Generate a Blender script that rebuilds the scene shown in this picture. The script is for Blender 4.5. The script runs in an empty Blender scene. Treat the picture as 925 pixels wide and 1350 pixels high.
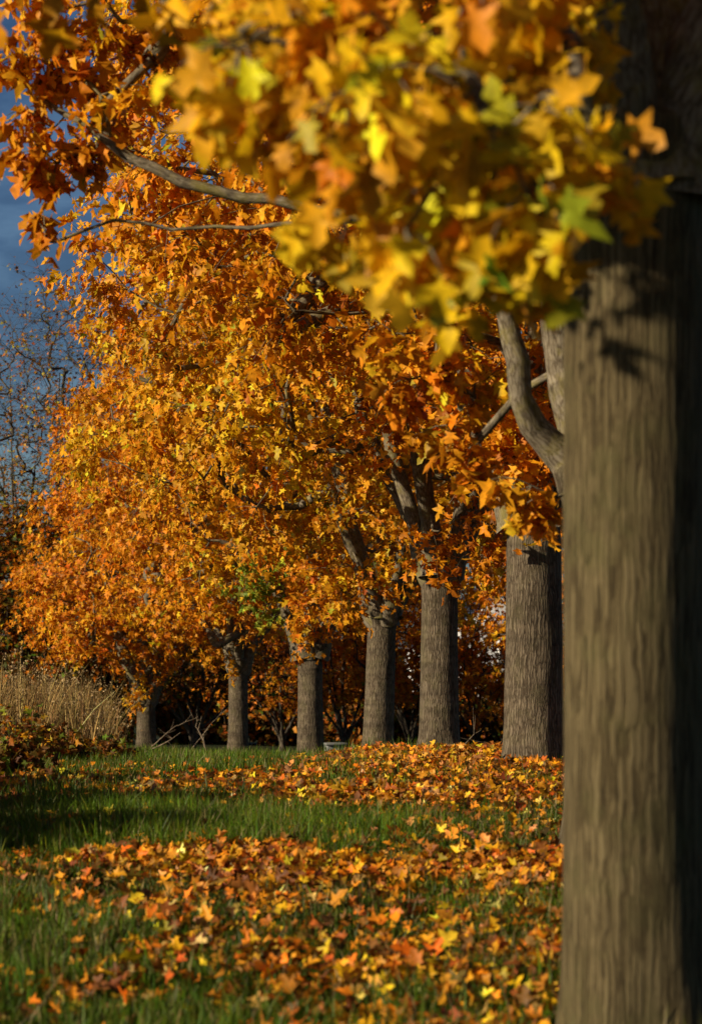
import bpy, math, random
import numpy as np

# ------------------------------------------------------------------ basics
SC = bpy.context.scene
COL = SC.collection
FPX, PX0, HOR, CAMZ = 3010.0, 462.5, 850.0, 1.43      # photo focal length in px, centre column, horizon row


def R(s):
    return np.random.default_rng(s)


def tag(o, label=None, cat=None, group=None, kind=None):
    if label: o['label'] = label
    if cat: o['category'] = cat
    if group: o['group'] = group
    if kind: o['kind'] = kind
    return o


def mesh_obj(name, verts, faces, mat, parent=None, attrs=None, smooth=False):
    """faces: list of int arrays, each (n,3) or (n,4) or a single ngon (1,k). attrs: {name: (type, per-vertex array)}"""
    me = bpy.data.meshes.new(name)
    verts = np.ascontiguousarray(verts, dtype=np.float32)
    me.vertices.add(len(verts))
    me.vertices.foreach_set('co', verts.ravel())
    fl = [np.asarray(f, dtype=np.int32) for f in faces if len(f)]
    loops = np.concatenate([f.ravel() for f in fl])
    tot = np.concatenate([np.full(len(f), f.shape[1], dtype=np.int32) for f in fl])
    start = np.concatenate([[0], np.cumsum(tot)[:-1]]).astype(np.int32)
    me.loops.add(len(loops)); me.loops.foreach_set('vertex_index', loops)
    me.polygons.add(len(tot)); me.polygons.foreach_set('loop_start', start)
    me.polygons.foreach_set('loop_total', tot)
    if smooth:
        me.polygons.foreach_set('use_smooth', np.ones(len(tot), dtype=bool))
    for k, (t, a) in (attrs or {}).items():
        at = me.attributes.new(k, t, 'POINT')
        a = np.ascontiguousarray(a, dtype=np.float32)
        at.data.foreach_set('color' if t == 'FLOAT_COLOR' else 'vector', a.ravel())
    me.update(calc_edges=True)
    if mat: me.materials.append(mat)
    o = bpy.data.objects.new(name, me)
    COL.objects.link(o)
    if parent: o.parent = parent
    return o


def empty(name, loc):
    o = bpy.data.objects.new(name, None)
    o.location = loc
    o.empty_display_size = 0.3
    COL.objects.link(o)
    return o


def smoothstep(a, b, x):
    t = np.clip((x - a) / (b - a), 0, 1)
    return t * t * (3 - 2 * t)


# cheap smooth noise: sums of rotated sines, about -1..1
def wavy(x, y, s, seed):
    r = R(seed); out = 0
    for i in range(7):
        a = r.uniform(0, 2 * math.pi); f = s * r.uniform(.6, 1.9); p = r.uniform(0, 6.28)
        out = out + np.sin((x * math.cos(a) + y * math.sin(a)) * f + p + .9 * np.sin((y * math.cos(a) - x * math.sin(a)) * f * .7 + p * 2))
    return out / 3.2


_D = [-50, 0, 8, 11, 14, 18, 21, 25, 29, 33, 37, 45, 53, 61, 70, 90, 150, 400, 5000]
_Z = [0, 0, 0, .075, .155, .26, .32, .19, .0, -.22, -.44, -.93, -1.22, -1.54, -2.0, -2.6, -3.0, -3.0, -3.0]


def gz(x, y):
    x = np.asarray(x, dtype=float); y = np.asarray(y, dtype=float)
    z = np.interp(y, _D, _Z)
    z = z - .10 * smoothstep(.4, -.7, x) * smoothstep(17, 22, y) * smoothstep(44, 34, y)
    z = z + .09 * smoothstep(-2.2, -6.0, x) * smoothstep(10, 24, y)
    near = smoothstep(90, 50, y)
    z = z + near * (.028 * wavy(x, y, .9, 5) + .012 * wavy(x, y, 3.1, 6))
    return z


def at(px, d):
    return (px - PX0) * d / FPX


# ------------------------------------------------------------------ materials
def new_mat(name):
    m = bpy.data.materials.new(name); m.use_nodes = True
    nt = m.node_tree; nt.nodes.clear()
    out = nt.nodes.new('ShaderNodeOutputMaterial')
    return m, nt, out


def N(nt, t, **kw):
    n = nt.nodes.new(t)
    for k, v in kw.items():
        setattr(n, k, v)
    return n


def ramp(nt, stops, interp='LINEAR'):
    n = nt.nodes.new('ShaderNodeValToRGB'); cr = n.color_ramp; cr.interpolation = interp
    while len(cr.elements) < len(stops): cr.elements.new(.5)
    for e, (p, c) in zip(cr.elements, stops):
        e.position = p; e.color = (*c, 1)
    return n


def leaf_mat(name, transl=.32, rough=.5, spec=.25):
    m, nt, out = new_mat(name); L = nt.links.new
    a = N(nt, 'ShaderNodeAttribute', attribute_name='leafcol')
    g = N(nt, 'ShaderNodeNewGeometry')
    no = N(nt, 'ShaderNodeTexNoise'); no.inputs['Scale'].default_value = 26; no.inputs['Detail'].default_value = 3
    L(g.outputs['Position'], no.inputs['Vector'])
    mr = N(nt, 'ShaderNodeMapRange'); mr.inputs[1].default_value = .3; mr.inputs[2].default_value = .72
    mr.inputs[3].default_value = .68; mr.inputs[4].default_value = 1.18
    L(no.outputs['Fac'], mr.inputs[0])
    mul = N(nt, 'ShaderNodeMix', data_type='RGBA', blend_type='MULTIPLY'); mul.inputs[0].default_value = 1
    L(a.outputs['Color'], mul.inputs[6]); L(mr.outputs[0], mul.inputs[7])
    p = N(nt, 'ShaderNodeBsdfPrincipled'); p.inputs['Roughness'].default_value = rough
    p.inputs['Specular IOR Level'].default_value = spec
    L(mul.outputs[2], p.inputs['Base Color'])
    tr = N(nt, 'ShaderNodeBsdfTranslucent'); L(mul.outputs[2], tr.inputs['Color'])
    mx = N(nt, 'ShaderNodeMixShader'); mx.inputs[0].default_value = transl
    L(p.outputs[0], mx.inputs[1]); L(tr.outputs[0], mx.inputs[2]); L(mx.outputs[0], out.inputs['Surface'])
    return m


def bark_mat(name, dark, mid, light, lichen, lich_amt=.5, fscale=30.0, bump=.9, zs=.17, vor=.45, band=1.0):
    m, nt, out = new_mat(name); L = nt.links.new
    a = N(nt, 'ShaderNodeAttribute', attribute_name='barkco')
    mp = N(nt, 'ShaderNodeMapping'); mp.inputs['Scale'].default_value = (1, 1, zs)
    L(a.outputs['Vector'], mp.inputs[0])
    # warp
    w = N(nt, 'ShaderNodeTexNoise'); w.inputs['Scale'].default_value = 9; w.inputs['Detail'].default_value = 3
    L(a.outputs['Vector'], w.inputs['Vector'])
    ad = N(nt, 'ShaderNodeMix', data_type='RGBA', blend_type='LINEAR_LIGHT'); ad.inputs[0].default_value = .02 * min(1, zs / .1)
    L(mp.outputs[0], ad.inputs[6]); L(w.outputs['Color'], ad.inputs[7])
    v = N(nt, 'ShaderNodeTexVoronoi', feature='DISTANCE_TO_EDGE'); v.inputs['Scale'].default_value = fscale
    L(ad.outputs[2], v.inputs['Vector'])
    n1 = N(nt, 'ShaderNodeTexNoise'); n1.inputs['Scale'].default_value = fscale * 1.5; n1.inputs['Detail'].default_value = 7
    n1.inputs['Roughness'].default_value = .68
    L(ad.outputs[2], n1.inputs['Vector'])
    vm = N(nt, 'ShaderNodeMapRange'); vm.inputs[1].default_value = 0; vm.inputs[2].default_value = .28
    L(v.outputs['Distance'], vm.inputs[0])
    h = N(nt, 'ShaderNodeMath', operation='MULTIPLY_ADD'); L(vm.outputs[0], h.inputs[0]); h.inputs[1].default_value = vor
    L(n1.outputs['Fac'], h.inputs[2])
    cr = ramp(nt, [(.38 + .3 * (vor - .45), dark), (.68 + .7 * (vor - .45), mid), (1.0 + 1.05 * (vor - .45), light)])
    L(h.outputs[0], cr.inputs[0])
    # lichen and weather patches
    n2 = N(nt, 'ShaderNodeTexNoise'); n2.inputs['Scale'].default_value = 4.5; n2.inputs['Detail'].default_value = 6
    n2.inputs['Roughness'].default_value = .65
    L(a.outputs['Vector'], n2.inputs['Vector'])
    m2 = N(nt, 'ShaderNodeMapRange'); m2.inputs[1].default_value = .48; m2.inputs[2].default_value = .72
    m2.inputs[4].default_value = lich_amt
    L(n2.outputs['Fac'], m2.inputs[0])
    mx = N(nt, 'ShaderNodeMix', data_type='RGBA'); L(m2.outputs[0], mx.inputs[0])
    L(cr.outputs[0], mx.inputs[6]); mx.inputs[7].default_value = (*lichen, 1)
    # pale horizontal scar bands
    mp3 = N(nt, 'ShaderNodeMapping'); mp3.inputs['Scale'].default_value = (.6, .6, 6)
    L(a.outputs['Vector'], mp3.inputs[0])
    n3 = N(nt, 'ShaderNodeTexNoise'); n3.inputs['Scale'].default_value = 1.6; n3.inputs['Detail'].default_value = 4
    L(mp3.outputs[0], n3.inputs['Vector'])
    m3 = N(nt, 'ShaderNodeMapRange'); m3.inputs[1].default_value = .35; m3.inputs[2].default_value = .7
    m3.inputs[3].default_value = 1 - .28 * band; m3.inputs[4].default_value = 1 + .2 * band
    L(n3.outputs['Fac'], m3.inputs[0])
    mu = N(nt, 'ShaderNodeMix', data_type='RGBA', blend_type='MULTIPLY'); mu.inputs[0].default_value = 1
    L(mx.outputs[2], mu.inputs[6]); L(m3.outputs[0], mu.inputs[7])
    p = N(nt, 'ShaderNodeBsdfPrincipled'); p.inputs['Roughness'].default_value = .9
    p.inputs['Specular IOR Level'].default_value = .15
    L(mu.outputs[2], p.inputs['Base Color'])
    b = N(nt, 'ShaderNodeBump'); b.inputs['Strength'].default_value = bump; b.inputs['Distance'].default_value = .012
    L(h.outputs[0], b.inputs['Height']); L(b.outputs[0], p.inputs['Normal'])
    L(p.outputs[0], out.inputs['Surface'])
    return m


def noise_mat(name, stops, scale=6, rough=.9, bump=.3, dist=.02, spec=.2):
    m, nt, out = new_mat(name); L = nt.links.new
    g = N(nt, 'ShaderNodeNewGeometry')
    n = N(nt, 'ShaderNodeTexNoise'); n.inputs['Scale'].default_value = scale; n.inputs['Detail'].default_value = 8
    n.inputs['Roughness'].default_value = .65
    L(g.outputs['Position'], n.inputs['Vector'])
    cr = ramp(nt, stops); L(n.outputs['Fac'], cr.inputs[0])
    p = N(nt, 'ShaderNodeBsdfPrincipled'); p.inputs['Roughness'].default_value = rough
    p.inputs['Specular IOR Level'].default_value = spec
    L(cr.outputs[0], p.inputs['Base Color'])
    b = N(nt, 'ShaderNodeBump'); b.inputs['Strength'].default_value = bump; b.inputs['Distance'].default_value = dist
    L(n.outputs['Fac'], b.inputs['Height']); L(b.outputs[0], p.inputs['Normal'])
    L(p.outputs[0], out.inputs['Surface'])
    return m


M_LEAF = leaf_mat('maple leaves', .38, .5, .18)
M_LITTER = leaf_mat('fallen leaf', .2, .55, .25)
M_GRASS = leaf_mat('grass blade', .3, .5, .25)
M_DRY = leaf_mat('dry stalk', .15, .8, .1)
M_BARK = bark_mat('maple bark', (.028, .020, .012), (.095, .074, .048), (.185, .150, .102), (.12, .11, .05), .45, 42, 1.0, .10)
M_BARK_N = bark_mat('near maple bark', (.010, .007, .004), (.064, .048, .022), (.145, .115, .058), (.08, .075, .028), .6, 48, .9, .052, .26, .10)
M_LIMB = bark_mat('limb bark', (.035, .028, .018), (.10, .08, .052), (.22, .19, .135), (.22, .19, .04), .85, 34, .5, .3, .18)
M_BGBARK = bark_mat('thicket bark', (.03, .025, .018), (.07, .055, .04), (.13, .11, .08), (.1, .1, .05), .4, 14, .5, .3)
M_GROUND = noise_mat('soil and turf', [(.3, (.010, .013, .005)), (.5, (.018, .03, .008)), (.62, (.05, .03, .012)), (.75, (.02, .035, .008))], 3.0, .95, .6, .04, .1)


# ------------------------------------------------------------------ leaves
_half = [(.40, -.13), (.25, .08), (.62, .40), (.37, .43), (.19, .47), (.27, .74)]
LEAF_HI = np.array([(0, 0)] + _half + [(0, 1.0)] + [(-x, y) for x, y in reversed(_half)])
_hl = [(.42, -.12), (.22, .10), (.62, .44), (.20, .50)]
LEAF_LO = np.array([(0, 0)] + _hl + [(0, 1.0)] + [(-x, y) for x, y in reversed(_hl)])
_h5 = [(.30, .25), (.28, .62)]
LEAF_OV = np.array([(0, 0)] + _h5 + [(0, 1.0)] + [(-x, y) for x, y in reversed(_h5)])


def norm(v):
    return v / np.maximum(np.linalg.norm(v, axis=-1, keepdims=True), 1e-9)


def leaf_arrays(shape, pos, nor, tip, size, rng, curl=.25):
    """fan of triangles per leaf round an inner vertex, folded along the midrib"""
    n = len(pos); k = len(shape)
    y = norm(tip - nor * np.sum(tip * nor, -1, keepdims=True)); x = np.cross(y, nor)
    P = np.vstack([shape, [[0, .33]]])                      # k+1 template points
    cu = rng.normal(curl, .22, n); cv = rng.normal(.18, .2, n); tw = rng.normal(0, .18, n)
    sx = rng.uniform(.85, 1.12, n)
    lx = P[None, :, 0] * sx[:, None]; ly = np.broadcast_to(P[None, :, 1], (n, k + 1))
    lz = cu[:, None] * np.abs(lx) - cv[:, None] * ly ** 2 + tw[:, None] * lx * ly
    lz = lz + rng.normal(0, .035, (n, k + 1))
    lx = lx + rng.normal(0, .045, (n, k + 1)); ly = ly + rng.normal(0, .045, (n, k + 1))
    V = pos[:, None, :] + size[:, None, None] * (lx[..., None] * x[:, None, :] + ly[..., None] * y[:, None, :] + lz[..., None] * nor[:, None, :])
    base = (np.arange(n) * (k + 1))[:, None, None]
    i = np.arange(k)
    F = np.stack([np.full(k, k), i, (i + 1) % k], 1)[None] + base
    return V.reshape(-1, 3), F.reshape(-1, 3), k + 1


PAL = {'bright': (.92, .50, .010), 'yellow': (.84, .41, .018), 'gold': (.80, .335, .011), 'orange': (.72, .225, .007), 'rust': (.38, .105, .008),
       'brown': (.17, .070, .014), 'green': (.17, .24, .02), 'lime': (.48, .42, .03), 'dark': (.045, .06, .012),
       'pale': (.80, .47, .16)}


def pick_cols(rng, n, mix, jitter=.16):
    names = list(mix); w = np.array([mix[k] for k in names], float); w /= w.sum()
    c = np.array([PAL[k] for k in names])[rng.choice(len(names), n, p=w)]
    c2 = np.array([PAL[k] for k in names])[rng.choice(len(names), n, p=w)]
    t = rng.uniform(0, .5, (n, 1))
    c = c * (1 - t) + c2 * t
    c = c * np.exp(rng.normal(0, jitter, (n, 1))) * np.exp(rng.normal(0, jitter * .5, (n, 3)))
    return np.clip(c, 0, .92)


# ------------------------------------------------------------------ tubes
def tube(P, rad, sides, rng=None, rough=0.0):
    P = np.asarray(P, float); n = len(P)
    T = norm(np.gradient(P, axis=0))
    ref = np.array([0, 0, 1.]) if abs(T[0, 2]) < .8 else np.array([0, 1., 0])
    A = np.zeros_like(P); a = norm(np.cross(T[0], ref))
    for i in range(n):
        a = norm(a - T[i] * np.dot(a, T[i])); A[i] = a
    B = np.cross(T, A)
    th = np.linspace(0, 2 * math.pi, sides, endpoint=False)
    rr = np.asarray(rad)[:, None] * np.ones(sides)[None]
    if rough and rng is not None:
        rr = rr * (1 + rng.normal(0, rough, rr.shape))
    V = P[:, None] + rr[..., None] * (np.cos(th)[None, :, None] * A[:, None] + np.sin(th)[None, :, None] * B[:, None])
    s = np.concatenate([[0], np.cumsum(np.linalg.norm(np.diff(P, axis=0), axis=1))])
    bc = np.stack([np.cos(th)[None] * rr, np.sin(th)[None] * rr, np.broadcast_to(s[:, None] + P[0, 0] * 3, (n, sides))], -1)
    i = np.arange(n - 1)[:, None] * sides; j = np.arange(sides)[None]
    F = np.stack([i + j, i + (j + 1) % sides, i + sides + (j + 1) % sides, i + sides + j], -1).reshape(-1, 4)
    return V.reshape(-1, 3), F, bc.reshape(-1, 3)


class Bag:
    def __init__(s): s.v = []; s.f = []; s.b = []; s.n = 0
    def add(s, V, F, B):
        s.v.append(V); s.f.append(F + s.n); s.b.append(B); s.n += len(V)
    def build(s, name, mat, parent):
        if not s.v: return None
        fs = {}
        for f in s.f: fs.setdefault(f.shape[1], []).append(f)
        return mesh_obj(name, np.concatenate(s.v), [np.concatenate(x) for x in fs.values()], mat, parent,
                        {'barkco': ('FLOAT_VECTOR', np.concatenate(s.b))}, smooth=True)


def trunk_mesh(parent, r, hf, seed, mat, sides=160, rings=170, lean=(0, 0), head=1.16, flare=.30):
    rng = R(seed)
    z = np.linspace(-.35, hf + .10, rings)
    th = np.linspace(0, 2 * math.pi, sides, endpoint=False)
    Z, TH = np.meshgrid(z, th, indexing='ij')
    t = np.clip(z / hf, 0, 1.05)
    if sides >= 200: flare = .05
    prof = r * (1.03 - .10 * t + flare * np.exp(-np.maximum(z, 0) / .16) + (head - .93) * smoothstep(.86, 1.0, t))
    prof = prof * (1 - .75 * smoothstep(hf - .03, hf + .10, z))
    rr = prof[:, None] * np.ones(sides)[None]
    # buttress lobes at the foot, knuckle lobes at the head, slow waviness
    ph = rng.uniform(0, 6.28, 6)
    rr *= 1 + .10 * np.exp(-np.maximum(Z, 0) / .22) * np.sin(5 * TH + ph[0]) + .10 * smoothstep(.80, .97, Z / hf) * np.sin(4 * TH + ph[1] + 1.5 * Z)
    rr *= 1 + .016 * np.sin(2 * TH + ph[2] + 1.1 * Z) + .012 * np.sin(3 * TH + ph[3] - 2.2 * Z) + .010 * wavy(TH * 2, Z * 5, 1.3, seed)
    # ring swellings under the head
    for k in range(3):
        zc = hf * rng.uniform(.72, .97)
        rr *= 1 + (.022 if sides < 200 else .004) * np.exp(-((Z - zc - .03 * np.sin(TH + ph[k])) / .035) ** 2)
    # bark ridges
    u = TH * r
    ridge = wavy(u, Z * .07, 190, seed + 3) * .6 + wavy(u, Z * .12, 110, seed + 4) * .6
    rr += (.0012 if sides < 200 else .0005) * ridge * smoothstep(hf + .02, hf - .1, Z)
    X = np.cos(TH) * rr + lean[0] * Z / hf; Y = np.sin(TH) * rr + lean[1] * Z / hf
    V = np.stack([X, Y, Z], -1).reshape(-1, 3)
    i = np.arange(rings - 1)[:, None] * sides; j = np.arange(sides)[None]
    F = np.stack([i + j, i + (j + 1) % sides, i + sides + (j + 1) % sides, i + sides + j], -1).reshape(-1, 4)
    cap = ((rings - 1) * sides + np.arange(sides))[None]
    bc = np.stack([np.cos(TH) * r + seed * .7, np.sin(TH) * r, Z], -1).reshape(-1, 3)
    o = mesh_obj('trunk', V, [F, cap], mat, parent, {'barkco': ('FLOAT_VECTOR', bc)}, smooth=True)
    return o


def bez(a, b, c, n):
    t = np.linspace(0, 1, n)[:, None]
    return (1 - t) ** 2 * a + 2 * t * (1 - t) * b + t * t * c


def spline(pts, step=.3):
    """Catmull-Rom through the points"""
    P = np.array(pts, float); P = np.vstack([2 * P[0] - P[1], P, 2 * P[-1] - P[-2]])
    out = []
    for i in range(1, len(P) - 2):
        n = max(2, int(np.linalg.norm(P[i + 1] - P[i]) / step))
        t = np.linspace(0, 1, n, endpoint=False)[:, None]
        out.append(.5 * (2 * P[i] + (P[i + 1] - P[i - 1]) * t + (2 * P[i - 1] - 5 * P[i] + 4 * P[i + 1] - P[i + 2]) * t ** 2
                         + (3 * P[i] - P[i - 1] - 3 * P[i + 1] + P[i + 2]) * t ** 3))
    out.append(P[-2][None])
    return np.concatenate(out)


def make_tree(name, base, r, hf, seed, mix, label, group, nspray=300, per=62, leaf=.15, crown=None, limbs=None,
              extra=None, ex_r=None, ex_per=None, ex_n=999, shape=LEAF_HI, bark=None, lbark=None, rexp=.66, tipr=.0065, twigs=5, trunk_sides=160, lean=(0, 0),
              cat='maple tree', head=1.16, spray_r=.55, keep=None, patches=None, lrng=(.05, 1.0), shell=.55, nlimb=6, dens=None):
    """Trunk, limbs grown towards leaf sprays that fill the crown's envelope, and one crown of leaf-sized faces.
    crown = (centre offset x, y, centre height, radius x, radius y, up, down)"""
    rng = R(seed)
    root = empty(name, base); tag(root, label, cat, group)
    trunk_mesh(root, r, hf, seed, bark or M_BARK, sides=trunk_sides, lean=lean, head=head)
    cx, cy, hc, rx, ry, up, dn = crown
    fork = np.array([lean[0], lean[1], hf])
    # --- spray centres
    C = []; tries = 0
    mind = .42 * (rx * ry * (up + dn) * 2 / nspray) ** (1 / 3)
    while len(C) < nspray and tries < nspray * 60:
        tries += 1
        d = norm(rng.normal(0, 1, 3)); rad = rng.uniform(shell ** 3, 1) ** (1 / 3)
        if rng.random() < .18: rad = rng.uniform(.25, 1)
        s = 1 + .14 * math.sin(3 * math.atan2(d[1], d[0]) + seed) + .10 * math.sin(5 * d[2] + seed * 2)
        c = np.array([cx + d[0] * rx * rad * s, cy + d[1] * ry * rad * s, hc + d[2] * (up if d[2] > 0 else dn) * rad])
        if c[2] < hf * .92: continue
        if math.hypot(c[0], c[1]) < 2.3 and c[2] < hf + 1.75 - .35 * math.hypot(c[0], c[1]): continue
        if keep is not None and not keep(c + np.array(base)): continue
        if C and np.min(np.linalg.norm(np.array(C) - c, axis=1)) < mind: continue
        C.append(c)
    if extra: C += [np.array(e, float) for e in extra]
    C = np.array(C)
    # --- main limbs
    nodes = []; par = []; limb = []; paths = []
    def add_path(P, parent_idx, lid, base_r=None):
        idx = [] if parent_idx is None else [parent_idx]
        first = 0 if parent_idx is None else 1
        for k in range(first, len(P)):
            nodes.append(P[k]); par.append(idx[-1] if idx else -1); limb.append(lid); idx.append(len(nodes) - 1)
        paths.append((idx, lid, base_r))
    if limbs is None:
        limbs = []
        a0 = rng.uniform(0, 6.28)
        for i in range(nlimb):
            az = a0 + i * 2 * math.pi / nlimb + rng.normal(0, .25)
            reach = .62 if i % 2 else .40
            top = np.array([cx + math.cos(az) * rx * reach, cy + math.sin(az) * ry * reach, hc + (up * .15 if i % 2 else up * .55)])
            mid = fork + (top - fork) * .42 + np.array([math.cos(az), math.sin(az), 0]) * .35 + rng.normal(0, .18, 3)
            st = fork + np.array([math.cos(az), math.sin(az), 0]) * r * .55
            limbs.append(([st + np.array([0, 0, -.22]), st + np.array([math.cos(az) * .12, math.sin(az) * .12, .12]), mid, top], r * rng.uniform(.38, .58)))
    for i, (pts, br) in enumerate(limbs):
        P = spline(pts, .28); P[2:] += rng.normal(0, .010, P[2:].shape)
        add_path(P, None, i, br)
    order = np.argsort(np.linalg.norm(C - fork, axis=1))
    tipdir = {}
    for ci in order:
        c = C[ci]; A = np.array(nodes)
        dv = c - A; dist = np.linalg.norm(dv, axis=1)
        inner = np.linalg.norm(A - fork, axis=1)
        cost = dist + .30 * np.maximum(0, inner - np.linalg.norm(c - fork) + .2) + .02 * inner
        j = int(np.argmin(cost))
        if dist[j] < .05: continue
        pd = norm(nodes[j] - nodes[par[j]]) if par[j] >= 0 else np.array([0, 0, 1.])
        L = dist[j]
        ctrl = nodes[j] + pd * L * .42 + np.array([0, 0, .10 * L]) + rng.normal(0, .06 * L, 3)
        n = max(3, int(L / .24) + 1)
        P = bez(nodes[j], ctrl, c, n)
        P[1:-1] += rng.normal(0, .018, P[1:-1].shape)
        tipdir[ci] = norm(P[-1] - P[-2])
        add_path(P, j, limb[j])
    # --- pipe-model radii
    A = np.array(nodes); cnt = np.zeros(len(A)); ends = set()
    for idx, _, _ in paths: cnt[idx[-1]] += 1
    for i in range(len(A) - 1, -1, -1):
        if par[i] >= 0: cnt[par[i]] += cnt[i]
    rad = tipr * np.maximum(cnt, 1) ** rexp
    bags = {}
    for idx, lid, br in paths:
        P = A[idx]; q = rad[idx].copy()
        if br:
            t = np.linspace(0, 1, len(P)); q = np.maximum(np.minimum(q, br), br * (1 - .78 * t))
            q = np.maximum(q, tipr)
            q[:4] *= np.array([1.7, 1.5, 1.28, 1.1])[:len(q[:4])]
            for k, ii in enumerate(idx): rad[ii] = q[k]
        else:
            q[0] = min(q[0], q[1] * 1.5) if len(q) > 1 else q[0]
            q = np.minimum(q, rad[idx[0]] * .9 + .001)
        sd = 10 if q.max() > .05 else (7 if q.max() > .02 else 4)
        if lid not in bags: bags[lid] = Bag()
        bags[lid].add(*tube(P, q, sd, rng, .05 if sd == 10 else 0))
    # --- twigs and leaves
    axis = np.array([cx, cy, hc - .8])
    lp, ln, lt, ls, lc = [], [], [], [], []
    limb_of = {}
    for ci in range(len(C)):
        c = C[ci]
        nearest = int(np.argmin(np.linalg.norm(A - c, axis=1))); lid = limb[nearest]
        outw = norm(c - axis); td = tipdir.get(ci, outw)
        D = norm(td * .55 + outw * .35 + rng.normal(0, .62, (twigs, 3)) + np.array([0, 0, -.12]))
        wc = c + np.array(base)
        dk = dens(wc) if dens else 1.0
        isx = extra is not None and ex_r and 0 <= ci - (len(C) - len(extra)) < ex_n
        sr = ex_r if isx else spray_r
        k_each = max(1, int((ex_per if isx else per) * dk * rng.uniform(.65, 1.3) / twigs))
        smix = mix
        if patches:
            for (pc, pr, pm) in patches:
                if np.linalg.norm(wc - np.array(pc)) < pr: smix = pm
        shade = math.exp(rng.normal(0, .12)); hue = rng.normal(0, .10)
        for q in range(twigs):
            L = sr * rng.uniform(.7, 1.5)
            P = bez(c, c + D[q] * L * .6 + np.array([0, 0, .04]), c + D[q] * L + np.array([0, 0, -.12 * L]), 4)
            bags[lid].add(*tube(P, np.linspace(tipr * .75, .0022, 4), 3))
            t = rng.uniform(.12, 1.08, k_each) ** .8
            pos = c + D[q] * L * t[:, None] + rng.normal(0, .085 * min(1, sr / .35), (k_each, 3)) + np.array([0, 0, -.05])
            ow = norm(pos - axis)
            nr = norm(ow * .55 + np.array([-.18, -.10, .38]) + rng.normal(0, .52, (k_each, 3)))
            tp = norm(ow * .35 + D[q] * .35 + np.array([0, 0, -.75]) + rng.normal(0, .42, (k_each, 3)))
            lp.append(pos); ln.append(nr); lt.append(tp)
            ls.append(leaf * np.clip(rng.normal(1, .28, k_each), .4, 1.6))
            col = pick_cols(rng, k_each, smix) * shade
            col[:, 1] *= math.exp(hue); lc.append(col)
    lp = np.concatenate(lp); ln = np.concatenate(ln); lt = np.concatenate(lt); ls = np.concatenate(ls); lc = np.clip(np.concatenate(lc), 0, .9)
    V, F, k = leaf_arrays(shape, lp, ln, lt, ls, rng)
    for lid, b in bags.items():
        b.build('limb', lbark or M_LIMB, root)
    cr = mesh_obj('crown', V, [F], M_LEAF, root, {'leafcol': ('FLOAT_COLOR', np.repeat(np.hstack([lc, np.ones((len(lc), 1))]), k, axis=0))})
    return root


# ------------------------------------------------------------------ the row of maples
ROW = 'maples standing in a row'
MIX_Y = {'yellow': 5, 'gold': 4, 'orange': 1.2, 'lime': .8, 'rust': .4, 'green': .12}
MIX_G = {'yellow': 3, 'gold': 5, 'orange': 3, 'rust': .9, 'lime': .3}
MIX_O = {'gold': 4.5, 'orange': 4.5, 'rust': 1.2, 'yellow': 1.8, 'lime': .1}
MIX_R = {'gold': 1.5, 'orange': 4, 'rust': 4, 'brown': .8}
MIX_GREEN = {'green': 5, 'lime': 2.5, 'gold': .5}


def basept(px, d):
    x = at(px, d); return (x, d, float(gz(x, d)))


def rel(px, py, d, b):
    """point seen at photo px,py at distance d, in the frame of a tree based at b"""
    return np.array([at(px, d) - b[0], d - b[1], CAMZ + (HOR - py) * d / FPX - b[2]])


# tree 1, nearest, right edge
b = basept(837, 8.0)
ex = []
rg = R(77)
cont = [(255, 55), (330, 130), (375, 165), (455, 200), (490, 300), (565, 375), (620, 335), (730, 320), (815, 190)]
def low(px): return float(np.interp(px, [p[0] for p in sorted(cont)], [p[1] for p in sorted(cont)]))
k = 0
while k < 54:
    px = rg.uniform(290, 775); py = rg.uniform(-60, 400); d = rg.uniform(5.2, 6.7)
    if py > low(px) - 38: continue
    ex.append(rel(px, py, d, b)); k += 1
n_small = len(ex)
for k in range(0):     # shaded leaves hanging round the head of the trunk
    px = rg.uniform(735, 930); ex.append(rel(px, rg.uniform(-60, 330 if px > 760 else 250), rg.uniform(7.2, 7.7), b))
for k in range(52):     # boughs added out of view, up towards the sun, to shade the trunk head
    xx = rg.uniform(-2.3, -.7); yy = 7.85 + (xx - .9) * .51 + rg.uniform(-.35, .35); zz_ = rg.uniform(3.1, 4.4) - (xx - .9) * .43
    ex.append(np.array([xx - b[0], yy - b[1], max(zz_, CAMZ + .2924 * yy + .38) - b[2]]))
fk = np.array([0, 0, 3.25])
lim1 = [([fk + (-.10, -.05, -.25), fk + (-.22, -.2, .15), fk + (-.75, -.7, .75), fk + (-1.9, -1.6, 1.9)], .10),
        ([fk + (.02, .02, -.25), fk + (.02, .05, .4), fk + (.12, .15, 1.5), fk + (.1, .3, 4.2)], .20),
        ([fk + (.12, -.08, -.25), fk + (.25, -.2, .25), fk + (1.0, -.8, 1.4), fk + (2.2, -1.6, 3.2)], .12),
        ([fk + (-.10, .1, -.25), fk + (-.25, .25, .3), fk + (-.8, 1.1, 1.6), fk + (-1.5, 2.4, 3.6)], .12),
        ([fk + (.1, .12, -.25), fk + (.3, .3, .25), fk + (1.2, 1.1, 1.3), fk + (2.6, 2.0, 3.0)], .11),
        ([fk + (-.05, -.1, -.25), fk + (-.12, -.35, .25), fk + (-.45, -1.3, 1.4), fk + (-.8, -2.4, 3.4)], .10)]
def keep1(c):
    # leave the air in front of the lens clear: this crown starts above the top edge of the picture
    return not (c[1] < 8.6 and c[2] < CAMZ + 880 / FPX * c[1] + (.5 if c[0] < .2 else .95)) and not (c[1] < 6.4 and c[0] < .8) and not (c[0] < 1.0 and c[2] < CAMZ + 880 / FPX * c[1] + .5)
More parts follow.
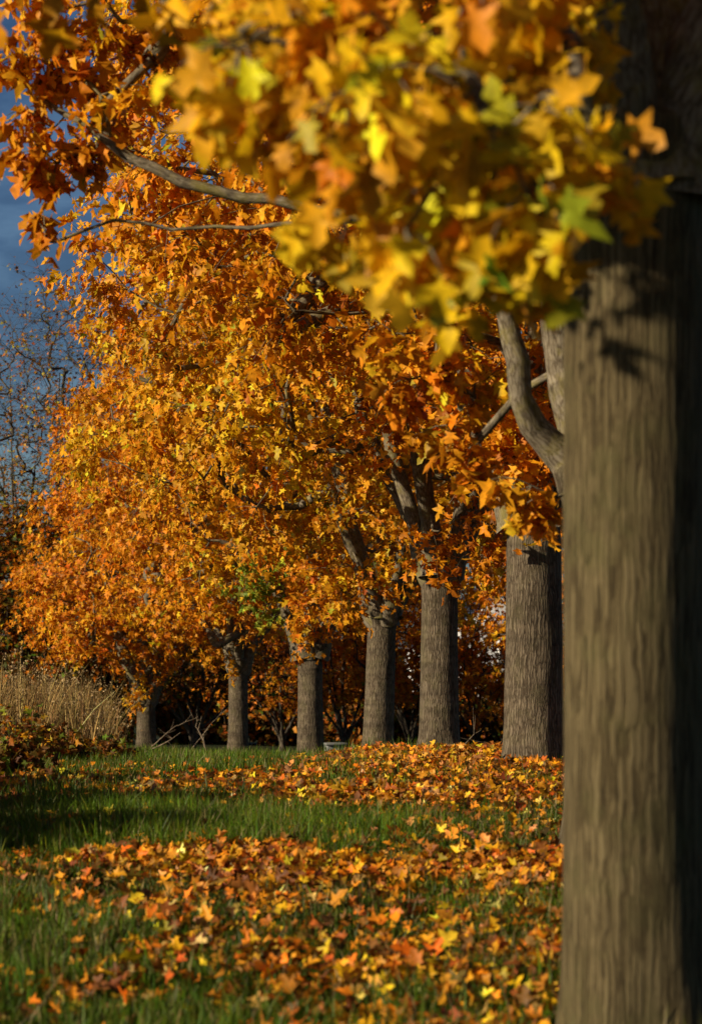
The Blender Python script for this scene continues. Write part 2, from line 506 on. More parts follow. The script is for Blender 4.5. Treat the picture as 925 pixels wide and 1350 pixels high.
make_tree('maple_tree', b, .254, 3.25, 101, {'bright': 7, 'yellow': 4, 'gold': 1.0, 'lime': .8, 'green': .35},
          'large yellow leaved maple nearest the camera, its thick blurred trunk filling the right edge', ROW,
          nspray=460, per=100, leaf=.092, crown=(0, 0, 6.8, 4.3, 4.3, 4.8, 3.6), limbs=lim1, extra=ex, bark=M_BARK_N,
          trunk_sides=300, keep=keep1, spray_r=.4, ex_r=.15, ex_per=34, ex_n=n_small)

# tree 2, trunk hidden behind tree 1, its pale limb shows left of that trunk
b = basept(792, 14.0)
fk = np.array([0, 0, 2.40])
d = 14.0
lim2 = [([fk + (.0, -.05, -.25), rel(748, 612, d, b), rel(700, 560, d - .1, b), rel(680, 480, d - .2, b), rel(665, 420, d - .2, b), rel(648, 350, d - .2, b), rel(600, 230, d - .3, b), rel(520, 60, d - .3, b)], .105),
        ([fk + (0, .05, -.25), rel(760, 560, d + .2, b), rel(738, 470, d + .3, b), rel(735, 360, d + .3, b), rel(760, 160, d + .3, b), rel(770, -100, d + .3, b)], .10),
        ([fk + (.1, 0, -.25), fk + (.3, .1, .2), fk + (1.1, .3, 1.4), fk + (2.4, .5, 3.2)], .12),
        ([fk + (.0, .1, -.25), fk + (.1, .4, .3), fk + (.2, 1.4, 1.5), fk + (.3, 2.6, 3.4)], .11),
        ([rel(650, 356, d - .2, b), rel(620, 325, d - .2, b), rel(560, 305, d - .1, b), rel(480, 288, d, b), rel(400, 275, d, b), rel(320, 262, d + .1, b), rel(240, 238, d + .1, b), rel(170, 205, d + .2, b), rel(110, 165, d + .2, b), rel(60, 135, d + .3, b)], .034),
        ([rel(560, 305, d - .1, b), rel(480, 292, d, b), rel(420, 296, d + .1, b), rel(330, 300, d + .2, b), rel(230, 303, d + .3, b), rel(150, 290, d + .3, b), rel(70, 320, d + .3, b)], .022),
        ([fk + (.0, -.1, -.25), fk + (.1, -.4, .3), fk + (-.2, -1.4, 1.8), fk + (-.5, -2.3, 3.4)], .09)]
def keep2(c):
    # clear of the pictured window low down on the left, where only its long branches reach
    px = PX0 + c[0] / c[1] * FPX; py = HOR - (c[2] - CAMZ) / c[1] * FPX
    if px > 735: return True
    if px < 480: return py < -60
    return py < 150 + (px - 480) * 1.1
ex = [rel(px, py, dd, b) for px, py, dd in [(575, 470, 14.8), (540, 500, 14.9), (605, 510, 14.9), (625, 540, 15.0), (700, 640, 13.5), (735, 655, 13.6), (630, 580, 14.9),
      (520, 440, 14.8), (590, 430, 14.8), (590, 560, 14.9), (640, 500, 15.0), (70, 170, 14.3), (60, 305, 14.3), (110, 150, 14.2), (75, 215, 14.3), (150, 120, 14.2), (60, 100, 14.3), (120, 60, 14.3), (200, 80, 14.2), (60, 40, 14.4), (90, 10, 14.3), (150, 20, 14.2), (40, -10, 14.2), (190, 30, 14.4), (45, 75, 14.2), (100, 100, 14.3), (150, 165, 14.5), (60, 200, 14.2), (130, 195, 14.4), (45, 150, 14.3), (85, 55, 14.5), (240, 40, 14.4), (130, -30, 14.3)]]
make_tree('maple_tree', b, .225, 2.40, 102, MIX_G,
          'maple standing hidden behind the nearest trunk, showing one pale lichened limb left of it', ROW,
          nspray=270, per=58, leaf=.108, ex_r=.18, ex_per=38, crown=(.3, 0, 6.9, 4.0, 4.2, 5.0, 3.6), limbs=lim2, extra=ex, keep=keep2, spray_r=.42)

# the five to six behind
T = [  # px, d, r, fork row, crown, mix, label, kwargs
    (703, 21.0, .262, 650, (.1, 0, 6.6, 4.0, 4.2, 5.4, 3.7), MIX_O, 'maple with a thick fissured trunk partly in shade just left of the nearest trunk', dict(seed=103, nspray=400, per=92)),
    (579, 29.0, .240, 738, (.05, 0, 6.6, 4.2, 4.2, 5.6, 4.1), MIX_Y, 'golden maple with a straight ringed trunk standing in a drift of fallen leaves', dict(seed=104, head=1.12, nspray=400, per=98)),
    (497, 37.0, .240, 798, (.0, 0, 6.4, 4.3, 4.3, 5.8, 4.0), MIX_Y, 'golden maple with a trunk leaning slightly right beside the ringed trunk', dict(seed=105, head=1.26, nspray=370, per=98, lean=(.09, 0))),
    (409, 45.0, .250, 848, (.2, 0, 6.2, 4.2, 4.2, 5.6, 3.7), MIX_G, 'maple with a wide forked head and a tuft of green leaves on its left limb', dict(seed=106, head=1.34, nspray=350, per=86)),
    (314, 53.0, .232, 868, (.1, 0, 6.0, 3.9, 4.2, 5.6, 3.7), MIX_O, 'orange maple with a slim trunk and a knotted pollarded fork', dict(seed=107, head=1.36, nspray=340, per=84)),
    (193, 61.0, .255, 915, (.1, 0, 5.1, 3.5, 3.8, 5.4, 3.6), MIX_O, 'short orange maple at the far end of the row beside the dry grass', dict(seed=108, head=1.22, nspray=340, per=84)),
]
for i, (px, d, r, fy, crown, mix, label, kw) in enumerate(T):
    b = basept(px, d)
    hf = CAMZ + (HOR - fy) * d / FPX - b[2]
    patches = None; extra = None; limbs = None
    if i == 3:      # green tuft and two big limbs
        fk = np.array([0, 0, hf])
        limbs = [([fk + (-.12, -.05, -.28), fk + (-.28, -.1, .2), rel(362, 770, d - .4, b), rel(335, 735, d - .6, b), rel(290, 715, d - .8, b)], .15),
                 ([fk + (.12, -.0, -.28), fk + (.30, 0, .22), rel(447, 790, d, b), rel(462, 700, d, b), rel(480, 600, d, b)], .15),
                 ([fk + (.0, .1, -.28), fk + (0, .3, .3), fk + (-.1, 1.0, 1.8), fk + (-.3, 1.6, 4.2)], .12),
                 ([fk + (.0, -.1, -.28), fk + (.0, -.3, .3), fk + (.2, -1.0, 1.8), fk + (.3, -1.9, 4.0)], .10),
                 ([fk + (.0, 0, -.28), fk + (.02, 0, .5), fk + (.1, 0, 2.4), fk + (0, 0, 6.0)], .10)]
        gp = tuple(rel(352, 790, d - 1.0, b) + np.array(b))
        patches = [(gp, .72, MIX_GREEN)]
        extra = [rel(q[0], q[1], d - 1.0 + .2 * j, b) for j, q in enumerate([(345, 780), (355, 800), (340, 765), (365, 755), (350, 815)])]
        extra += [rel(px_, py_, d - 1.3, b) for px_, py_ in [(405, 815), (412, 790), (420, 760), (400, 770)]]
    if i == 0:
        extra = [rel(px_, py_, d - q_, b) for px_, py_, q_ in [(655, 590, 1.0), (680, 575, 1.2), (700, 545, 1.3), (660, 540, 1.1), (690, 510, 1.3), (720, 560, 1.2), (640, 560, .9), (715, 600, 1.0), (670, 470, 1.2), (720, 500, 1.2)]]
    if i == 1:
        extra = [rel(px_, py_, d - 1.0, b) for px_, py_ in [(570, 700), (600, 685), (640, 700), (630, 660), (655, 690)]]
        patches = [((at(640, 28), 28, CAMZ + (HOR - 640) * 28 / FPX), .9, MIX_R)]
    if i == 2:
        extra = [rel(px_, py_, d - 1.2, b) for px_, py_ in [(478, 755), (460, 745), (490, 735), (445, 750)]]
    if i == 5:
        extra = [rel(px_, py_, d - 1.0, b) for px_, py_ in [(180, 895), (165, 880), (200, 880), (215, 865), (150, 860), (190, 860), (60, 850), (90, 860), (50, 820), (115, 850)]]
    if i == 4:
        extra = [rel(px_, py_, d - 1.0, b) for px_, py_ in [(290, 850), (275, 830), (265, 815), (300, 800), (330, 790)]]
    nm = make_tree('maple_tree', b, r, hf, mix=mix, label=label, group=ROW, crown=crown, limbs=limbs, extra=extra, patches=patches,
                   leaf=.104 if i < 3 else .118, shape=LEAF_HI if i < 3 else LEAF_LO, **kw)

# ------------------------------------------------------------------ ground
def axis_pts(lo, hi, step, far, n=16):
    core = np.arange(lo, hi + step / 2, step)
    g = np.geomspace(1, far, n)
    return np.concatenate([(lo - (g - 1))[::-1][:-1], core, (hi + (g - 1))[1:]])
gx = axis_pts(-14, 14, .14, 2500); gy = axis_pts(1, 70, .16, 2800)
GX, GY = np.meshgrid(gx, gy, indexing='ij')
GZ = gz(GX, GY)
nx, ny = GX.shape
i = np.arange(nx - 1)[:, None] * ny; j = np.arange(ny - 1)[None]
F = np.stack([i + j, i + ny + j, i + ny + j + 1, i + j + 1], -1).reshape(-1, 4)
g = mesh_obj('ground', np.stack([GX, GY, GZ], -1).reshape(-1, 3), [F], M_GROUND, smooth=True)
tag(g, kind='structure')


def sample_ground(rng, n, d0, d1, margin=.6, pw=1.0):
    """uniform points on the strip of ground inside the view plus a margin"""
    y = []; x = []
    while sum(len(q) for q in y) < n:
        yy = rng.uniform(d0, d1, n); half = yy * 470 / FPX + margin
        hm = d1 * 470 / FPX + margin
        xx = rng.uniform(-hm, hm, n); k = np.abs(xx) < half
        y.append(yy[k]); x.append(xx[k])
    return np.concatenate(x)[:n], np.concatenate(y)[:n]


def litter_density(x, y):
    """0..1, drifts that lie across the slope and thicker near the trunks on the right"""
    w = .5 * wavy(x, y * .6, .9, 31) + .75 * wavy(x, y * .8, 2.6, 32) + .5 * wavy(x, y, 6.5, 34)
    yw = y + .2 * wavy(x, y, 3.5, 35) + .35 * wavy(x, y * 0, .8, 33)
    band = (np.exp(-((yw - 9.4) / .8) ** 2) * .50 + np.exp(-((yw - 13.1) / .62) ** 2) * 1.15 + np.exp(-((yw - 17.8) / .8) ** 2) * .85
            + smoothstep(-.9, .6, x) * np.exp(-((y - 23.5) / 3.0) ** 2) * 1.5 + smoothstep(20.0, 19, y) * smoothstep(18.6, 19.3, y) * .3)
    rightw = .80 + .14 * smoothstep(-1.5, 1.3, x)
    tr = 0
    for (px, d, r, *_ ) in T:
        tr = tr + .9 * np.exp(-(((x - at(px, d) + .2) / 1.3) ** 2 + ((y - d + .8) / 1.5) ** 2)) * (1 if d < 40 else .25)
    dens = (.25 + .66 * band) * rightw * (1 + 1.0 * w) + tr
    return np.clip(dens, .02, 1.3)


# ------------------------------------------------------------------ grass
def blades(rng, x, y, h, wdt, cols, lean=.35, seg=2):
    n = len(x); z = gz(x, y) - .01
    az = rng.uniform(0, 6.28, n); b0 = np.stack([x, y, z], -1)
    face = rng.uniform(0, 3.14, n); side = np.stack([np.cos(face), np.sin(face), np.zeros(n)], -1)
    ld = np.stack([np.cos(az), np.sin(az), np.zeros(n)], -1) * (np.abs(rng.normal(0, lean, n)))[:, None]
    rows = []
    for k in range(seg):
        t = k / seg
        c = b0 + h[:, None] * (np.array([0, 0, 1.]) * t * (1 - .12 * t) + ld * t ** 1.8)
        rows += [c - side * (wdt * (1 - .35 * t))[:, None], c + side * (wdt * (1 - .35 * t))[:, None]]
    tip = b0 + h[:, None] * (np.array([0, 0, .9]) + ld)
    V = np.stack(rows + [tip], 1)
    k = 2 * seg + 1; base = (np.arange(n) * k)[:, None]
    quads = [base + np.array([[2 * s, 2 * s + 1, 2 * s + 3, 2 * s + 2]]) for s in range(seg - 1)]
    tri = base + np.array([[2 * seg - 2, 2 * seg - 1, 2 * seg]])
    faces = ([np.concatenate(quads)] if quads else []) + [tri]
    C = np.repeat(np.hstack([cols, np.ones((n, 1))]), k, axis=0)
    return V.reshape(-1, 3), faces, C


rng = R(11)
x1, y1 = sample_ground(rng, 150000, 7.5, 16)
x2, y2 = sample_ground(rng, 150000, 16, 30)
x3, y3 = sample_ground(rng, 80000, 30, 60, 1.0)
x = np.concatenate([x1, x2, x3]); y = np.concatenate([y1, y2, y3])
pat = wavy(x, y, 1.4, 21)
ld = litter_density(x, y)
k = rng.random(len(x)) > np.clip(ld - .35, 0, .55)
x, y, pat, ld = x[k], y[k], pat[k], ld[k]
h = ((.105 + .045 * pat + .03 * wavy(x, y, 7, 22)) * np.exp(rng.normal(0, .32, len(x)))).clip(.03, .27) * np.where(y > 30, 1.25, 1) * np.where(ld > .9, .75, 1)
w = np.where(y > 30, .008, np.where(y > 16, .0045, .0032)) * rng.uniform(.5, 1.6, len(x))
gc = np.array([.072, .122, .004])[None] * np.exp(rng.normal(0, .38, (len(x), 1))) * (1 + .25 * pat[:, None])
gc[:, 0] *= np.exp(rng.normal(0, .25, len(x)))
dry = rng.random(len(x)) < .11 + .08 * wavy(x, y, 2.2, 25)
gc[dry] = np.array([.34, .26, .10]) * rng.uniform(.5, 1.1, (dry.sum(), 1))
V, fs, C = blades(rng, x, y, h, w, gc.clip(0, .8))
o = mesh_obj('grass', V, fs, M_GRASS, None, {'leafcol': ('FLOAT_COLOR', C)})
tag(o, 'short green grass growing across the slope between leaf drifts', 'grass', kind='stuff')

# ------------------------------------------------------------------ fallen leaves
rng = R(12)
pos = []
for n, d0, d1, mg in [(42000, 7.6, 16, .5), (70000, 16, 28, .6), (40000, 28, 56, .8)]:
    xx, yy = sample_ground(rng, n, d0, d1, mg)
    dn = litter_density(xx, yy)
    kk = rng.random(n) < dn ** 1.2 * .74
    pos.append(np.stack([xx[kk], yy[kk], dn[kk]], 1))
pos = np.concatenate(pos)
n = len(pos)
zz = gz(pos[:, 0], pos[:, 1]) + rng.uniform(-.01, .088, n) + .04 * (pos[:, 2] > .7) * rng.random(n)
P = np.stack([pos[:, 0], pos[:, 1], zz], -1)
nr = norm(np.stack([rng.normal(-.12, .6, n), rng.normal(-.15, .6, n), rng.uniform(.3, 1, n)], -1))
tp = norm(rng.normal(0, 1, (n, 3)) + np.array([0, 0, .1]))
sz = np.clip(rng.normal(.056, .016, n), .024, .10)
cl = pick_cols(rng, n, {'gold': 3.4, 'orange': 1.6, 'rust': 2.6, 'brown': 4.8, 'yellow': 1.5, 'pale': .5}, .36)
V, F, k = leaf_arrays(LEAF_HI, P, nr, tp, sz, rng, curl=.45)
o = mesh_obj('fallen_leaves', V, [F], M_LITTER, None, {'leafcol': ('FLOAT_COLOR', np.repeat(np.hstack([cl, np.ones((n, 1))]), k, axis=0))})
tag(o, 'orange and brown maple leaves lying in drifts over the grass', 'fallen leaves', kind='stuff')

# ------------------------------------------------------------------ tall dry grass on the left
rng = R(13)
n = 15000
y = rng.uniform(30, 54, n); x = at(rng.uniform(-60, 215, n), y)
k = (PX0 + x / y * FPX) < 148 + 14 * wavy(x, y, 1.2, 9)
x, y = x[k], y[k]; n = len(x)
pxx = PX0 + x / y * FPX
h = rng.uniform(.6, 1.9, n) * (.35 + .65 * smoothstep(185, 60, pxx)) * (1 + .2 * wavy(x, y, .8, 4)) * np.where(y > 40, 1.15, .85) * np.exp(rng.normal(0, .28, n)) * (1 + .22 * wavy(x, y, 4, 44))
h = np.where(h > 1.75, 1.3 + .25 * rng.random(n), h)
cols = np.array([.28, .185, .065])[None] * (1 + .3 * wavy(x, y, 1.6, 41))[:, None] * np.exp(rng.normal(0, .4, (n, 1))) * np.exp(rng.normal(0, .08, (n, 3)))
V, fs, C = blades(rng, x, y, h, rng.uniform(.004, .008, n), cols.clip(0, .8), lean=.30, seg=3)
# seed heads: small drooping plumes at the tips
tips = V.reshape(n, 7, 3)[:, 6]
sel = rng.random(n) < .35; tpz = tips[sel]; m = len(tpz)
q = leaf_arrays(LEAF_OV, np.repeat(tpz, 3, 0) + rng.normal(0, .02, (m * 3, 3)), norm(rng.normal(0, 1, (m * 3, 3))),
                norm(rng.normal(0, .5, (m * 3, 3)) + np.array([0.2, 0, -.6])), rng.uniform(.02, .045, m * 3), rng)
cc = np.repeat(np.hstack([np.array([.36, .26, .13])[None] * np.exp(rng.normal(0, .25, (m * 3, 1))), np.ones((m * 3, 1))]), q[2], axis=0)
nv = len(V)
o = mesh_obj('dry_grass', np.vstack([V, q[0]]), fs + [q[1] + nv], M_DRY, None, {'leafcol': ('FLOAT_COLOR', np.vstack([C, cc]))})
tag(o, 'tall straw coloured dry grass with seed heads beside the far maple', 'dry grass', kind='stuff')


# ------------------------------------------------------------------ shrubs and background trees
def make_shrub(name, base, rx, ry, h, seed, mix, label, group, cat='shrub', nleaf=5000, leaf=.09, nstem=26, shape=LEAF_OV, spread=.6, stem_r=.012, bark=None, low=.05, mat=None):
    rng = R(seed); root = empty(name, base); tag(root, label, cat, group)
    bag = Bag(); tips = []
    for s in range(nstem):
        az = rng.uniform(0, 6.28); rr = math.sqrt(rng.random()); f = rng.uniform(.55, 1.05)
        end = np.array([math.cos(az) * rx * rr, math.sin(az) * ry * rr, h * f * math.sqrt(max(.15, 1 - .75 * rr * rr))])
        st = np.array([end[0] * .25, end[1] * .25, -.15])
        P = bez(st, np.array([end[0] * .35, end[1] * .35, end[2] * .7]), end, 9); P[1:] += rng.normal(0, .012 * h, P[1:].shape)
        bag.add(*tube(P, np.linspace(stem_r, stem_r * .25, 9), 5))
        for q in range(5):
            t = rng.integers(2, 9); c = P[t]; dd = norm(rng.normal(0, 1, 3) + np.array([0, 0, .3])); L = rng.uniform(.12, .38) * max(rx, h * .6)
            Q = bez(c, c + dd * L * .5, c + dd * L + np.array([0, 0, -.1 * L]), 4)
            bag.add(*tube(Q, np.linspace(stem_r * .4, stem_r * .15, 4), 3)); tips += [Q[1], Q[2], Q[3]]
    bag.build('stem', bark or M_BGBARK, root)
    tips = np.array(tips)
    c = tips[rng.integers(0, len(tips), nleaf)] + rng.normal(0, .10 * max(rx, h * .5) * spread, (nleaf, 3))
    c[:, 2] = np.maximum(c[:, 2], low + rng.uniform(0, .1, nleaf))
    ow = norm(c - np.array([0, 0, h * .35]))
    V, F, k = leaf_arrays(shape, c, norm(ow * .5 + rng.normal(0, .6, (nleaf, 3)) + np.array([-.1, -.1, .3])),
                          norm(ow * .4 + rng.normal(0, .5, (nleaf, 3)) + np.array([0, 0, -.5])), leaf * rng.uniform(.6, 1.3, nleaf), rng)
    cl = pick_cols(rng, nleaf, mix, .2)
    mesh_obj('foliage', V, [F], mat or M_LEAF, root, {'leafcol': ('FLOAT_COLOR', np.repeat(np.hstack([cl, np.ones((nleaf, 1))]), k, axis=0))})
    return root


BG = 'trees behind the row'
MIX_BG = {'gold': 3.5, 'orange': 5, 'rust': 2.5, 'brown': .6, 'green': .3}
MIX_BGD = {'rust': 2, 'brown': 3, 'dark': 3, 'orange': 1.2, 'green': .6}
bgt = [  # px, d, crown (rx, hc, up, dn), mix, label
    (28, 66, 1.9, 3.9, 3.4, 3.6, MIX_BGD | {'gold': .8, 'green': 1.5}, 'dull olive and brown tree below the bare twigs at the left edge'),
    (372, 80, 2.9, 3.6, 3.4, 3.5, MIX_BG, 'bushy orange tree filling the gap between the green tufted maple and the knotted one'),
    (455, 73, 2.6, 3.9, 3.6, 3.4, MIX_BG, 'darker rust and gold tree standing behind the gap over the grey box'),
    (540, 77, 2.2, 3.8, 3.4, 3.6, MIX_BG, 'low orange tree seen between the leaning trunk and the ringed trunk'),
    (628, 74, 2.6, 3.6, 3.2, 3.2, MIX_BG, 'thin many branched young tree between the ringed trunk and the fissured trunk'),
    (255, 68, 3.0, 4.0, 3.4, 3.8, MIX_BGD, 'dark shaded tree behind the gap right of the far short maple'),
    (95, 67, 2.9, 4.0, 3.6, 3.6, MIX_BGD | {'gold': 1.0}, 'dull brown and yellow tree rising behind the dry grass'),
    (745, 72, 3.2, 4.0, 3.4, 3.6, MIX_O, 'orange tree mostly hidden behind the nearest trunks'),
    (860, 70, 3.2, 4.0, 3.4, 3.6, MIX_BGD, 'dark brown tree behind the nearest trunk at the right edge'),
]
for i, (px, d, rx, hc, up, dn, mix, lab) in enumerate(bgt):
    b = basept(px, d)
    thin = i == 4
    make_tree('background_tree', b, .10 if not thin else .07, .6, 300 + i, mix, lab, BG, nspray=170 if not thin else 120,
              per=50 if not thin else 30, leaf=.145 if not thin else .15, crown=(0, 0, hc, rx, rx * .8, up, dn), shape=LEAF_LO if not thin else LEAF_LO,
              bark=M_BGBARK, lbark=M_BGBARK, trunk_sides=24, cat='tree', spray_r=.5, shell=.4, tipr=.011, rexp=.5)
# twiggy, nearly leafless tree against the sky at the left
b = basept(48, 72)
make_tree('bare_tree', b, .13, 1.6, 320, {'gold': 2, 'rust': 1.5, 'brown': 3, 'lime': 1.5}, 'nearly bare tree with upright twigs and few rusty leaves against the blue sky', None,
          nspray=600, per=15, leaf=.10, crown=(.3, 0, 8.0, 2.8, 2.2, 7.4, 6.4), shape=LEAF_LO, bark=M_BGBARK, lbark=M_BGBARK, trunk_sides=24, cat='tree',
          spray_r=.75, shell=.3, tipr=.008, rexp=.5, twigs=6)
# evergreen thicket closing the view below the crowns
TH = 'dark thickets behind the row'
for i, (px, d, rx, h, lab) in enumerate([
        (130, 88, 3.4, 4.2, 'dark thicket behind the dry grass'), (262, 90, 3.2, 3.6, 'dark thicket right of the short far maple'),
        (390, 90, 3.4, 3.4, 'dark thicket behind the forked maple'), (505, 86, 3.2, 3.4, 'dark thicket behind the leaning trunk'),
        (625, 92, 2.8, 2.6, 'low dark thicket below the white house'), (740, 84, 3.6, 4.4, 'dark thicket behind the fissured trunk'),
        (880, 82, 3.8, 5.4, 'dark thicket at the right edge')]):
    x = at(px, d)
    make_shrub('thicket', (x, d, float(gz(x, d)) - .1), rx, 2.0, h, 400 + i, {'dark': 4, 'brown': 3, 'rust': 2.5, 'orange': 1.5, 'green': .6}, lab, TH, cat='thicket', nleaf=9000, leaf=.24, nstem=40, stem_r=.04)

# leafy brambles at the left edge
BR = 'low leafy brambles along the left edge'
for i, (px, py, d, rx, h, lab) in enumerate([
        (62, 0, 23.5, .45, .40, 'leafy bramble in front of the dry grass, its leaves yellow and rust'),
        (118, 0, 25.2, .42, .30, 'low brown bramble casting a dark shadow over the grass'),
        (15, 0, 19.5, .5, .55, 'taller bramble with orange leaves, cut by the left edge'),
        (30, 0, 27.5, .7, .6, 'bramble with gold leaves mixed into the dry grass')]):
    x = at(px, d)
    make_shrub('bramble', (x, d, float(gz(x, d))), rx, rx * .9, h, 500 + i, {'gold': 1.0, 'rust': 1, 'brown': 6, 'lime': .6, 'green': 1.4, 'dark': 1}, lab, BR, cat='bramble', nleaf=1100, leaf=.07, nstem=22, stem_r=.006, shape=LEAF_LO)
# unseen bushes, added left of the view to shade the left foreground
for i, (x, d, rx, h) in enumerate([(-3.9, 13.6, .8, 1.25), (-4.3, 15.4, .9, 1.5), (-4.6, 17.2, .9, 1.3)]):
    make_shrub('unseen_shade_bush', (x, d, float(gz(x, d))), rx, rx, h, 520 + i, {'green': 2, 'rust': 3, 'brown': 3}, 'dense unseen bush added to shade the foreground grass', 'unseen bushes added left of the foreground', cat='bush', nleaf=7000, leaf=.09, nstem=40, stem_r=.012, spread=.9)


# ------------------------------------------------------------------ fallen sticks by the far maple
def stick(pts, r0, seed, label, name='fallen_branch', group='dead branches lying round the far maple'):
    rng = R(seed); b0 = np.array(pts[0], float); P = spline([np.array(p) - b0 for p in pts], .12)
    P[1:] += rng.normal(0, .008, P[1:].shape)
    bag = Bag(); bag.add(*tube(P, np.linspace(r0, r0 * .25, len(P)), 6))
    for q in range(5):
        i0 = rng.integers(2, len(P) - 1); dd = norm(rng.normal(0, 1, 3) * (1, 1, .6) + np.array([0, 0, .5])); L = rng.uniform(.15, .5)
        Q = bez(P[i0], P[i0] + dd * L * .5, P[i0] + dd * L + np.array([0, 0, .05]), 5)
        bag.add(*tube(Q, np.linspace(r0 * .45, r0 * .12, 5), 4))
    o = bag.build(name, M_STICK, None); o.location = b0
    tag(o, label, 'branch', group)
    return o
M_STICK = bark_mat('dead wood', (.08, .06, .04), (.20, .15, .10), (.34, .27, .19), (.2, .18, .1), .3, 30, .4, .3)
def W(px, py, d):
    return (at(px, d), d, CAMZ + (HOR - py) * d / FPX)
d = 57.0
stick([W(192, 991, d), W(205, 986, d), W(222, 977, d - .2), W(238, 966, d - .3)], .022, 1, 'bare dead branch lying at the foot of the short far maple')
stick([W(196, 990, d + .5), W(214, 972, d), W(232, 958, d), W(262, 945, d)], .018, 2, 'pale dead branch rising to the right from the far maple foot')
stick([W(248, 993, d), W(262, 976, d), W(280, 952, d), W(300, 935, d)], .014, 3, 'thin straight dead stick leaning right in the dark gap')
stick([W(272, 990, d), W(266, 970, d), W(258, 957, d), W(262, 948, d)], .030, 4, 'short forked dead stub standing between the two far trunks')
stick([W(606, 990, 33), W(618, 975, 33), W(632, 962, 33)], .012, 5, 'thin stick leaning beside the foot of the ringed trunk', group='dead branches by the ringed trunk')


# ------------------------------------------------------------------ utility box
def boxmesh(x0, x1, y0, y1, z0, z1):
    V = np.array([(x, y, z) for x in (x0, x1) for y in (y0, y1) for z in (z0, z1)], float)
    F = np.array([(0, 1, 3, 2), (4, 6, 7, 5), (0, 4, 5, 1), (2, 3, 7, 6), (0, 2, 6, 4), (1, 5, 7, 3)])
    return V, F
def box(name, parent, mat, *b, bevel=.01):
    V, F = boxmesh(*b); o = mesh_obj(name, V, [F], mat, parent)
    if bevel:
        md = o.modifiers.new('bevel', 'BEVEL'); md.width = bevel; md.segments = 2
    return o
M_CONC = noise_mat('weathered concrete', [(.3, (.13, .14, .135)), (.7, (.23, .24, .225))], 14, .9, .3, .01)
M_WHITE = noise_mat('white enamel', [(.3, (.7, .7, .68)), (.7, (.8, .8, .78))], 10, .5, .05, .005)
bx = at(441, 46.5); bz = float(gz(bx, 46.5))
r = empty('utility_box', (bx, 46.5, bz)); tag(r, 'small grey concrete box with an overhanging lid right of the forked maple', 'utility box')
r.rotation_euler.z = .25
box('body', r, M_CONC, -.19, .19, -.17, .17, -.1, .365)
box('lid', r, M_CONC, -.225, .225, -.205, .205, .367, .41)
box('plate', r, M_WHITE, -.02, .035, -.18, -.172, .255, .285, bevel=.002)

# ------------------------------------------------------------------ white house far behind
M_WALL = noise_mat('white render', [(.3, (.68, .67, .64)), (.7, (.78, .77, .75))], 3, .8, .1, .01)
M_ROOF = noise_mat('slate roof', [(.3, (.05, .055, .07)), (.7, (.09, .095, .11))], 8, .7, .4, .03)
M_GLASS = noise_mat('window glass', [(.3, (.02, .025, .03)), (.7, (.04, .045, .05))], 1, .08, 0, .01, .6)
hx, hy = at(640, 125), 125.0; hz = float(gz(hx, hy))
r = empty('house', (hx, hy, hz)); tag(r, 'white rendered house with a slate roof glimpsed between trunks', 'house')
W_, H_, RG, L_ = 4.2, 4.6, 7.4, 10.0
V = np.array([(-W_, 0, -.5), (W_, 0, -.5), (W_, 0, H_), (0, 0, RG), (-W_, 0, H_), (-W_, L_, -.5), (W_, L_, -.5), (W_, L_, H_), (0, L_, RG), (-W_, L_, H_)])
mesh_obj('wall', V, [np.array([[0, 1, 2, 3, 4]]), np.array([[9, 8, 7, 6, 5]]), np.array([[0, 4, 9, 5], [1, 6, 7, 2]])], M_WALL, r)
for s in (-1, 1):
    a = np.array([(s * (W_ + .5), -.5, H_ - .30), (0, -.5, RG + .04), (0, L_ + .5, RG + .04), (s * (W_ + .5), L_ + .5, H_ - .30)])
    V = np.vstack([a, a + (0, 0, .18)])
    mesh_obj('roof', V, [np.array([[0, 1, 2, 3], [7, 6, 5, 4], [0, 4, 5, 1], [1, 5, 6, 2], [2, 6, 7, 3], [3, 7, 4, 0]])], M_ROOF, r)
for (wx, wz) in [(-2, 1.4), (1.4, 1.4), (-1.6, 4.0), (1.2, 4.0)]:
    f = box('window', r, M_WALL, wx - .55, wx + .55, -.06, -.002, wz - .65, wz + .65, bevel=0)
    box('pane', f, M_GLASS, wx - .46, wx + .46, -.075, -.062, wz - .56, wz + .56, bevel=0)
box('chimney', r, M_WALL, .5, 1.2, 3, 3.8, 6.2, 8.3, bevel=0)

# ------------------------------------------------------------------ sky, sun, camera
EL, AZ = 21.0, 63.0                 # sun height; degrees left of straight behind the camera
sd = np.array([-math.sin(math.radians(AZ)) * math.cos(math.radians(EL)), -math.cos(math.radians(AZ)) * math.cos(math.radians(EL)), math.sin(math.radians(EL))])
w = bpy.data.worlds.new('World'); SC.world = w; w.use_nodes = True
nt = w.node_tree; nt.nodes.clear(); L = nt.links.new
sky = N(nt, 'ShaderNodeTexSky', sky_type='NISHITA'); sky.sun_disc = False
sky.sun_elevation = math.radians(EL); sky.sun_rotation = math.atan2(sd[0], sd[1]); sky.altitude = 100; sky.air_density = 1.0; sky.dust_density = .6; sky.ozone_density = 2.0
tc = N(nt, 'ShaderNodeTexCoord'); mp = N(nt, 'ShaderNodeMapping'); mp.inputs['Scale'].default_value = (1, 1, 3.2); mp.inputs['Location'].default_value = (.4, .2, .35)
L(tc.outputs['Generated'], mp.inputs[0])
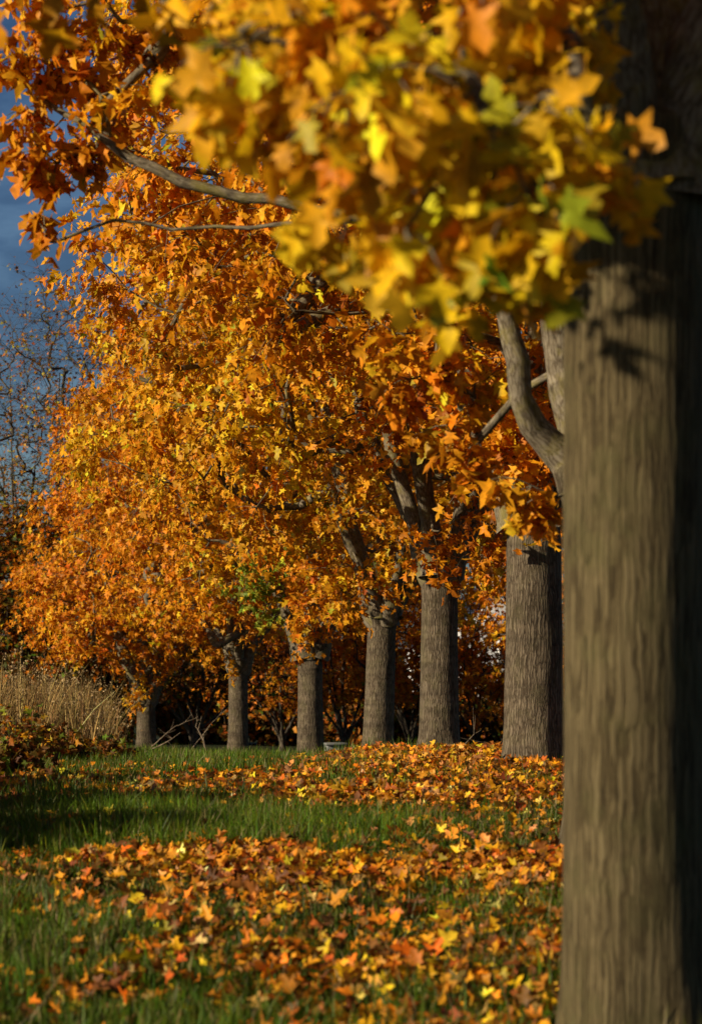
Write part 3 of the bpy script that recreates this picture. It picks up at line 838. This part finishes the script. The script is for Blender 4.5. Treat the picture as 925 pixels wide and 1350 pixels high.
cn = N(nt, 'ShaderNodeTexNoise'); cn.inputs['Scale'].default_value = 6; cn.inputs['Detail'].default_value = 6; cn.inputs['Roughness'].default_value = .6; cn.inputs['Distortion'].default_value = .4
L(mp.outputs[0], cn.inputs['Vector'])
cr = ramp(nt, [(.34, (.30, .40, .55)), (.50, (.46, .60, .80)), (.68, (1.0, 1.15, 1.3))]); L(cn.outputs['Fac'], cr.inputs[0])
mu = N(nt, 'ShaderNodeMix', data_type='RGBA', blend_type='MULTIPLY'); mu.inputs[0].default_value = 1
L(sky.outputs[0], mu.inputs[6]); L(cr.outputs[0], mu.inputs[7])
bgn = N(nt, 'ShaderNodeBackground'); bgn.inputs['Strength'].default_value = .05
L(mu.outputs[2], bgn.inputs['Color']); wo = N(nt, 'ShaderNodeOutputWorld'); L(bgn.outputs[0], wo.inputs[0])

sl = bpy.data.lights.new('sun', 'SUN'); sl.energy = 5.0; sl.angle = math.radians(.55); sl.color = (1.0, .83, .60)
so = bpy.data.objects.new('sun', sl); COL.objects.link(so)
from mathutils import Vector
so.rotation_euler = Vector(tuple(sd)).to_track_quat('Z', 'Y').to_euler()
so.location = (-20, -10, 20)

cd = bpy.data.cameras.new('camera'); cam = bpy.data.objects.new('camera', cd); COL.objects.link(cam)
cam.location = (0, 0, CAMZ); cam.rotation_euler = (math.radians(90), 0, 0)
cd.sensor_fit = 'VERTICAL'; cd.sensor_height = 36; cd.sensor_width = 24
cd.lens = FPX / 1350 * 36; cd.shift_y = (HOR - 675) / 1350
cd.clip_start = .1; cd.clip_end = 6000
cd.dof.use_dof = True; cd.dof.focus_distance = 27; cd.dof.aperture_fstop = 3.4
SC.camera = cam

SC.view_settings.view_transform = 'Standard'; SC.view_settings.look = 'None'; SC.view_settings.gamma = 1
SC.view_settings.exposure = .38
SC.render.engine = 'CYCLES'
cy = SC.cycles
cy.use_denoising = True
try: cy.denoiser = 'OPENIMAGEDENOISE'
except Exception: pass
cy.max_bounces = 5; cy.diffuse_bounces = 3; cy.glossy_bounces = 2; cy.transmission_bounces = 4
cy.sample_clamp_indirect = 4
